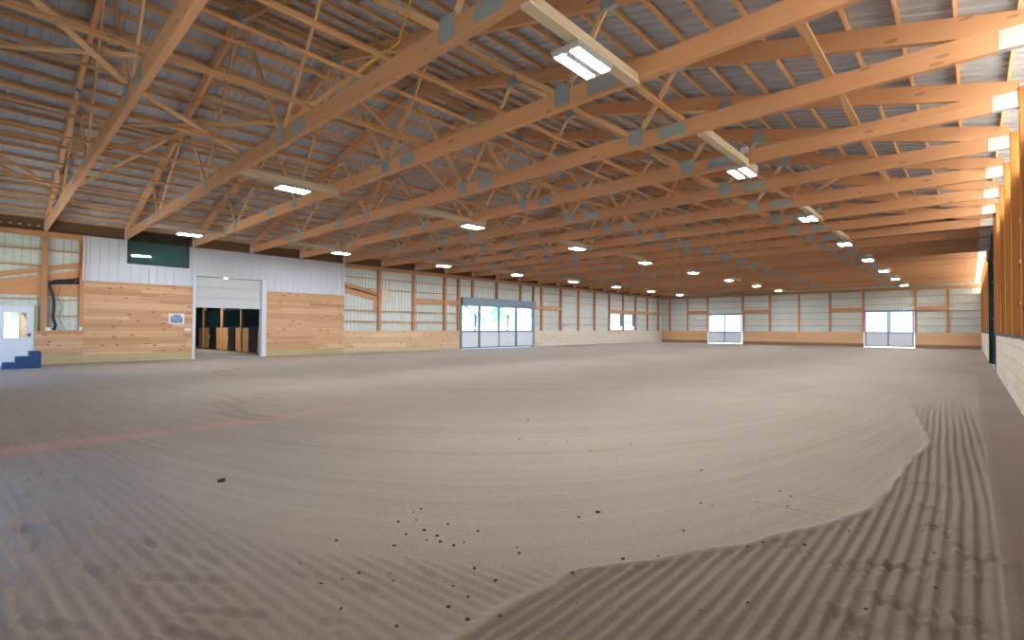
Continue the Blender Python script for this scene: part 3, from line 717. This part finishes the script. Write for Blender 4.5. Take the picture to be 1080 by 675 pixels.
# side door at far left
D5 = empty('door_5', (XL, .86, 0), kind='structure')
part('door_leaf', MB().box(XL - .05, XL - .0, .42, .55, .10, 2.16).box(XL - .05, XL, 1.14, 1.27, .10, 2.16).box(XL - .05, XL, .55, 1.14, .10, 1.03).box(XL - .05, XL, .55, 1.14, 1.97, 2.16), M_PANELW, D5, bevel=.004)
part('glass', MB().box(XL - .03, XL - .02, .55, 1.14, 1.03, 1.97), M_GLASS, D5)
mb = MB()
for i in range(1, 3): mb.box(XL - .035, XL - .005, .55 + .59 * i / 3 - .008, .55 + .59 * i / 3 + .008, 1.03, 1.97); mb.box(XL - .035, XL - .005, .55, 1.14, 1.03 + .94 * i / 3 - .008, 1.03 + .94 * i / 3 + .008)
part('glazing_bars', mb, M_TRIM, D5)
part('door_frame', MB().box(XL - .12, XL + .01, .36, .42, 0, 2.22).box(XL - .12, XL + .01, 1.27, 1.33, 0, 2.22).box(XL - .12, XL + .01, .42, 1.27, 2.16, 2.22), M_TRIM, D5)
hd = part('door_handle', MB().box(XL, XL + .02, 1.19, 1.25, 1.08, 1.2).tube([(XL + .02, 1.22, 1.14), (XL + .06, 1.22, 1.14), (XL + .06, 1.12, 1.14)], .011), M_DARK, D5)
single('door_stud', MB().box(XL - .14, XL - .03, 1.345, 1.42, 1.3, 2.25), plain('green_lumber', (.34, .36, .16), .7), (XL, 1.38, 1.3), label='greenish treated stud between the white side door and the wall post', cat='board')

# windows of the left wall near the far corner
for n_, (a, b_) in enumerate(((42.05, 44.35), (44.7, 46.82))):
    Wn = empty('window_%d' % (n_ + 2), (XL, (a + b_) / 2, 1.36), kind='structure')
    part('window_frame', MB().box(XL - .16, XL - .06, a, a + .06, 1.36, 2.96).box(XL - .16, XL - .06, b_ - .06, b_, 1.36, 2.96).box(XL - .16, XL - .06, a, b_, 2.90, 2.96).box(XL - .16, XL - .06, a, b_, 1.36, 1.42), M_TRIM, Wn)
    part('sash', MB().box(XL - .12, XL - .08, a + .06, b_ - .4, 2.16, 2.24).box(XL - .13, XL + .03, b_ - .40, b_ - .10, 1.75, 2.96), M_FRAME, Wn)
    part('glass', MB().box(XL - .12, XL - .11, a + .06, b_ - .06, 1.42, 2.90), M_GLASS, Wn)

# stable doorway with its raised sectional door
D6 = empty('door_6', (XL, 8.1, 0), kind='structure')
part('door_trim', MB().box(XL - .34, XL + .03, 6.50, 6.62, 0, 3.86).box(XL - .34, XL + .03, 9.48, 9.70, 0, 3.86).box(XL - .34, XL + .03, 6.62, 9.48, 3.80, 3.88), M_TRIM, D6, bevel=.006)
mb = MB()
for i in range(3):
    z0 = 2.36 + i * .475; mb.box(XL - .16, XL - .12, 6.63, 9.47, z0 + .004, z0 + .470)
part('sectional_door', mb, plain('door_panel_white', (.58, .62, .64), .45, 0, .02), D6)
part('door_top_gap', MB().box(XL - .30, XL - .12, 6.63, 9.47, 3.785, 3.80), M_DARK, D6)
single('door_lamp', MB().box(XL - .12, XL - .10, 7.78, 7.96, 3.77, 3.80), emis('tiny_lamp', (1, 1, 1), 6), (XL - .1, 7.9, 3.78), label='tiny lit lamp at the top of the stable doorway', cat='lamp')

# ------------------------------------------------------------------ stable aisle beyond
SA = empty('wall_stable', (-34, 8, 0), kind='structure')
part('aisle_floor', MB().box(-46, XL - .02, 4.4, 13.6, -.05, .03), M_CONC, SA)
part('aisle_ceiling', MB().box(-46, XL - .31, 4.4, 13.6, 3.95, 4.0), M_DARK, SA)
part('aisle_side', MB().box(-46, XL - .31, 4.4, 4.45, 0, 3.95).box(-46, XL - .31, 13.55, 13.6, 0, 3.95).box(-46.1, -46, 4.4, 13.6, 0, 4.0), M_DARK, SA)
W_STALL = wood('stall_timber', (.72, .46, .24), (.60, .36, .17), 'z', knots=.3)
sp = [-27.2, -30.5, -33.9, -37.6, -41.4]
for i, X in enumerate(sp):
    single('stall_post', MB().box(X - .10, X + .10, 10.05, 10.25, .03, 3.2), W_STALL, (X, 10.15, 0), bevel=.01, label='timber stall post in the stable aisle, %s from the doorway' % ORD1[i+1], cat='post', group='timber stall posts')
for i in range(4):
    x1, x0 = sp[i] - .11, sp[i+1] + .11; wd = x1 - x0
    S = empty('horse_stall', ((x0 + x1) / 2, 10.15, .03), label='horse stall front with timber kick panel and dark barred top, %s along aisle' % ORD1[i+1], cat='stall', group='horse stall fronts')
    xm0, xm1 = x0 + wd * .36, x0 + wd * .72
    part('kick_panel', MB().box(x0, xm0, 10.12, 10.17, .08, 1.42), W_STALL, S)
    part('kick_panel', MB().box(xm1, x1, 10.12, 10.17, .08, 1.42), W_STALL, S)
    dl = part('stall_door', MB().box(xm0 + .02, xm1 - .02, 10.06, 10.10, .1, 1.42), M_BLACK, S)
    obj('door_latch', MB().box(xm0 + .1, xm0 + .16, 10.02, 10.06, .7, .95).mesh('door_latch', M_HEEL, tuple(S.location)), dl)
    g = MB().box(x0, x1, 10.1, 10.16, 1.42, 1.5).box(x0, x1, 10.1, 10.16, 2.45, 2.53); X = x0 + .06
    while X < x1 - .03: g.box(X, X + .018, 10.12, 10.14, 1.5, 2.45); X += .085
    part('bar_grille', g, M_TEAL, S)
single('aisle_light', MB().box(-33.4, -32.6, 7.9, 8.1, 3.86, 3.93), M_AISLE, (-33, 8, 3.9), label='lit ceiling lamp over the stable aisle', cat='ceiling light')
part('stall_partition', MB().box(-46, XL - .35, 12.4, 12.45, .03, 3.4), M_TEAL, SA)

# ------------------------------------------------------------------ things along the left wall
MBK = empty('mounting_block', (-24.3, .98, fz(-24.3, .98)), label='blue plastic three-step mounting block on the sand by the white side door', cat='mounting block')
mbz = fz(-24.3, .98)
step = MB()
for (a, b_, h) in ((.48, .80, .20), (.80, 1.13, .40), (1.13, 1.44, .58)):
    step.box(-24.60, -24.02, a, b_ - .001, mbz - .02, h)
part('steps', step, M_BLUE, MBK, bevel=.015)
part('side_recess', MB().box(-24.50, -24.12, 1.4405, 1.452, .06, .52), M_BLACK, MBK)
for (a, b_, h) in ((.48, .80, .20), (.80, 1.13, .40), (1.13, 1.44, .58)):
    part('tread', MB().box(-24.58, -24.04, a + .02, b_ - .02, h, h + .006), plain('tread_grip', (.01, .05, .16), .8), MBK)

hs = empty('hose', (XL - .02, 1.8, 1.31), label='thick black hose hanging down the wall beside the left wall post', cat='hose')
part('hose_body', MB().tube([(XL - .07, 2.56, 3.30), (XL - .06, 2.3, 3.27), (XL - .05, 1.95, 3.24), (XL - .04, 1.76, 3.15), (XL - .04, 1.74, 3.0), (XL - .04, 1.84, 2.7), (XL - .05, 1.88, 2.3), (XL - .05, 1.86, 1.8), (XL - .05, 1.94, 1.5), (XL - .05, 1.9, 1.32)], .045, 10), M_BLACK, hs, smooth=True)
single('red_cable', MB().tube([(XL + .012, 2.64, 4.7), (XL + .012, 2.64, 3.9), (XL + .012, 2.6, 3.55), (XL + .012, 2.5, 3.25), (XL + .012, 2.42, 3.1)], .014), M_RED, (XL, 2.6, 3.1), smooth=True, label='thin red cable hanging at the edge of the boarded block', cat='cable')
single('loose_wire', MB().tube([(XL - .05, 2.05, 3.0), (XL - .05, 1.98, 2.6), (XL - .05, 2.1, 2.2), (XL - .05, 2.02, 1.8), (XL - .05, 2.2, 1.35)], .009), M_BLACK, (XL, 2.1, 1.35), smooth=True, label='thin loose wire hanging in front of the siding right of the hose', cat='wire')
def outlet(y, z, w_, h_, label):
    r = empty('outlet_box', (XL + .02, y, z), label=label, cat='outlet box')
    part('box_body', MB().box(XL, XL + .05, y - w_/2, y + w_/2, z - h_/2, z + h_/2), M_PLASTIC, r, bevel=.006)
    part('cover_plate', MB().box(XL + .05, XL + .056, y - w_*.42, y + w_*.42, z - h_*.4, z + h_*.4), M_PLASTIC, r)
outlet(1.72, 1.36, .16, .13, 'white outlet box at the foot of the left wall post by the hose')
outlet(2.66, 1.37, .10, .14, 'white outlet box at the corner of the boarded wall')
outlet(6.31, 1.345, .24, .13, 'small white switch box on the boards beside the stable doorway')

# notice board
def signmat():
    mt, t, b, ns, ln = newmat('sign_print')
    g = N(t, 'ShaderNodeTexCoord'); s = N(t, 'ShaderNodeSeparateXYZ'); ln.new(g.outputs['Object'], s.inputs[0])
    v = N(t, 'ShaderNodeTexNoise'); v.inputs['Scale'].default_value = 26; v.inputs['Detail'].default_value = 3; ln.new(g.outputs['Object'], v.inputs[0])
    ln.new(mixc(t, math_(t, 'MULTIPLY', math_(t, 'SUBTRACT', v.outputs[0], .42), 5, clamp=True), (.05, .10, .26), (.42, .56, .78)), b.inputs['Base Color'])
    return mt
sg = empty('wall_sign', (XL + .01, 5.88, 1.82), label='small white rectangular sign with blue arched print on the pine boards', cat='sign')
part('sign_plate', MB().box(XL + .002, XL + .014, 5.59, 6.18, 1.59, 2.05), M_PLASTIC, sg, bevel=.004)
ar = [(XL + .0145, 5.66, 1.64), (XL + .0145, 6.11, 1.64), (XL + .0145, 6.12, 1.78)] + [(XL + .0145, 5.885 + .225 * math.cos(t_), 1.84 + .17 * math.sin(t_)) for t_ in np.linspace(.15, math.pi - .15, 12)] + [(XL + .0145, 5.65, 1.78)]
part('sign_print', MB().prism(ar, (.002, 0, 0)), signmat(), sg)
part('sign_rule', MB().box(XL + .0165, XL + .018, 5.70, 6.08, 1.645, 1.665), M_BLUE, sg)

# ------------------------------------------------------------------ clods of dirt on the sand
cl = [(-5.26, 1.59, .035), (-2.22, 3.42, .022), (-1.65, 2.84, .014), (-2.89, 1.94, .014), (-.86, 3.95, .014), (-2.05, 1.72, .014)]
r = random.Random(5)
for _ in range(26): cl.append((r.uniform(-1.6, -.1), r.uniform(2.1, 5.2), r.uniform(.006, .013)))
for _ in range(30): cl.append((r.uniform(-3.4, -1.75), r.uniform(1.3, 2.5), r.uniform(.007, .016)))
for _ in range(12): cl.append((r.uniform(-6, -1.5), r.uniform(1.2, 7), r.uniform(.008, .016)))
def clodmesh(seed):
    import bmesh
    bm = bmesh.new(); bmesh.ops.create_icosphere(bm, subdivisions=2, radius=1)
    for v in bm.verts: v.co *= 1 + .45 * mnoise.noise(v.co * 1.6 + Vector((seed * 3.1, 0, 0))); v.co.z *= .65
    me_ = bpy.data.meshes.new('dirt_clod'); bm.to_mesh(me_); bm.free(); me_.materials.append(M_CLOD); return me_
cms = [clodmesh(i) for i in range(4)]
for i, (x, y, s) in enumerate(cl):
    o = obj('dirt_clod', cms[i % 4], None, (x, y, fz(x, y) + s * .3)); s *= .8; o.scale = (s * 1.3, s * r.uniform(.7, 1.2), s * (1.2 if i == 0 else .8)); o.rotation_euler.z = r.uniform(0, 6)
    if i == 0: setp(o, 'largest dark red-brown clod of dirt alone on the smooth sand, left of centre', 'dirt clod')
    elif i == 1: setp(o, 'dark clod of dirt alone on the smooth sand, right of centre', 'dirt clod')
    else: setp(o, 'small dark clod of dirt on the raked sand', 'dirt clod', 'small clods of dirt on the sand')

# ------------------------------------------------------------------ outside
single('ground', MB().box(-140, 80, -60, 160, -.25, -.12), M_GRASS, (0, 0, -.2), kind='structure')
def tree(x, y, h, seed, label):
    import bmesh
    T = empty('tree', (x, y, -.12), label=label, cat='tree', group='trees outside the arena'); rr = random.Random(seed)
    part('trunk', MB().tube([(x, y, -.12), (x + .1, y, h * .3), (x, y + .1, h * .6)], h * .03, 8), M_TRUNK, T, smooth=True)
    bm = bmesh.new()
    for _ in range(9):
        c = Vector((rr.uniform(-.22, .22) * h, rr.uniform(-.22, .22) * h, rr.uniform(.38, .85) * h)); R0 = h * rr.uniform(.13, .2)
        res = bmesh.ops.create_icosphere(bm, subdivisions=3, radius=R0)
        for v in res['verts']:
            v.co *= 1 + .35 * mnoise.noise(v.co * (3.0 / R0 * .6) + Vector((seed, _, 0))) + .25 * mnoise.noise(v.co * (8.0 / R0 * .5) + Vector((seed, _, 3))); v.co += c
    me_ = bpy.data.meshes.new('crown'); bm.to_mesh(me_); bm.free(); me_.materials.append(M_LEAF); obj('crown', me_, T)
for i, (x, y, h) in enumerate(((-62, 42, 7), (-64, 52, 6.5), (-68, 63, 8), (-74, 55, 9), (-70, 74, 9), (-66, 86, 8))):
    tree(x, y, h, i, 'leafy green tree outside, %s from the left through the glazed sliding door' % ORD1[i+1])
tree(-62, 2.5, 9, 11, 'leafy green tree seen through the window of the side door')
for i, (x, y, h) in enumerate(((-38, 96, 10), (-45, 104, 11))):
    tree(x, y, h, 20 + i, 'leafy tree outside the left door of the far wall, %s of two' % ORD1[i+1])
FN = empty('paddock_fence', (-42, 50, 0), label='white rail fence outside beyond the glazed sliding door', cat='fence')
for z in (.5, .95, 1.4): part('rail', MB().box(-42.05, -42.0, 20, 80, z, z + .14), M_TRIM, FN)
for i in range(20): part('fence_post', MB().box(-42.1, -41.98, 20 + i * 3, 20.12 + i * 3, -.12, 1.6), M_TRIM, FN)
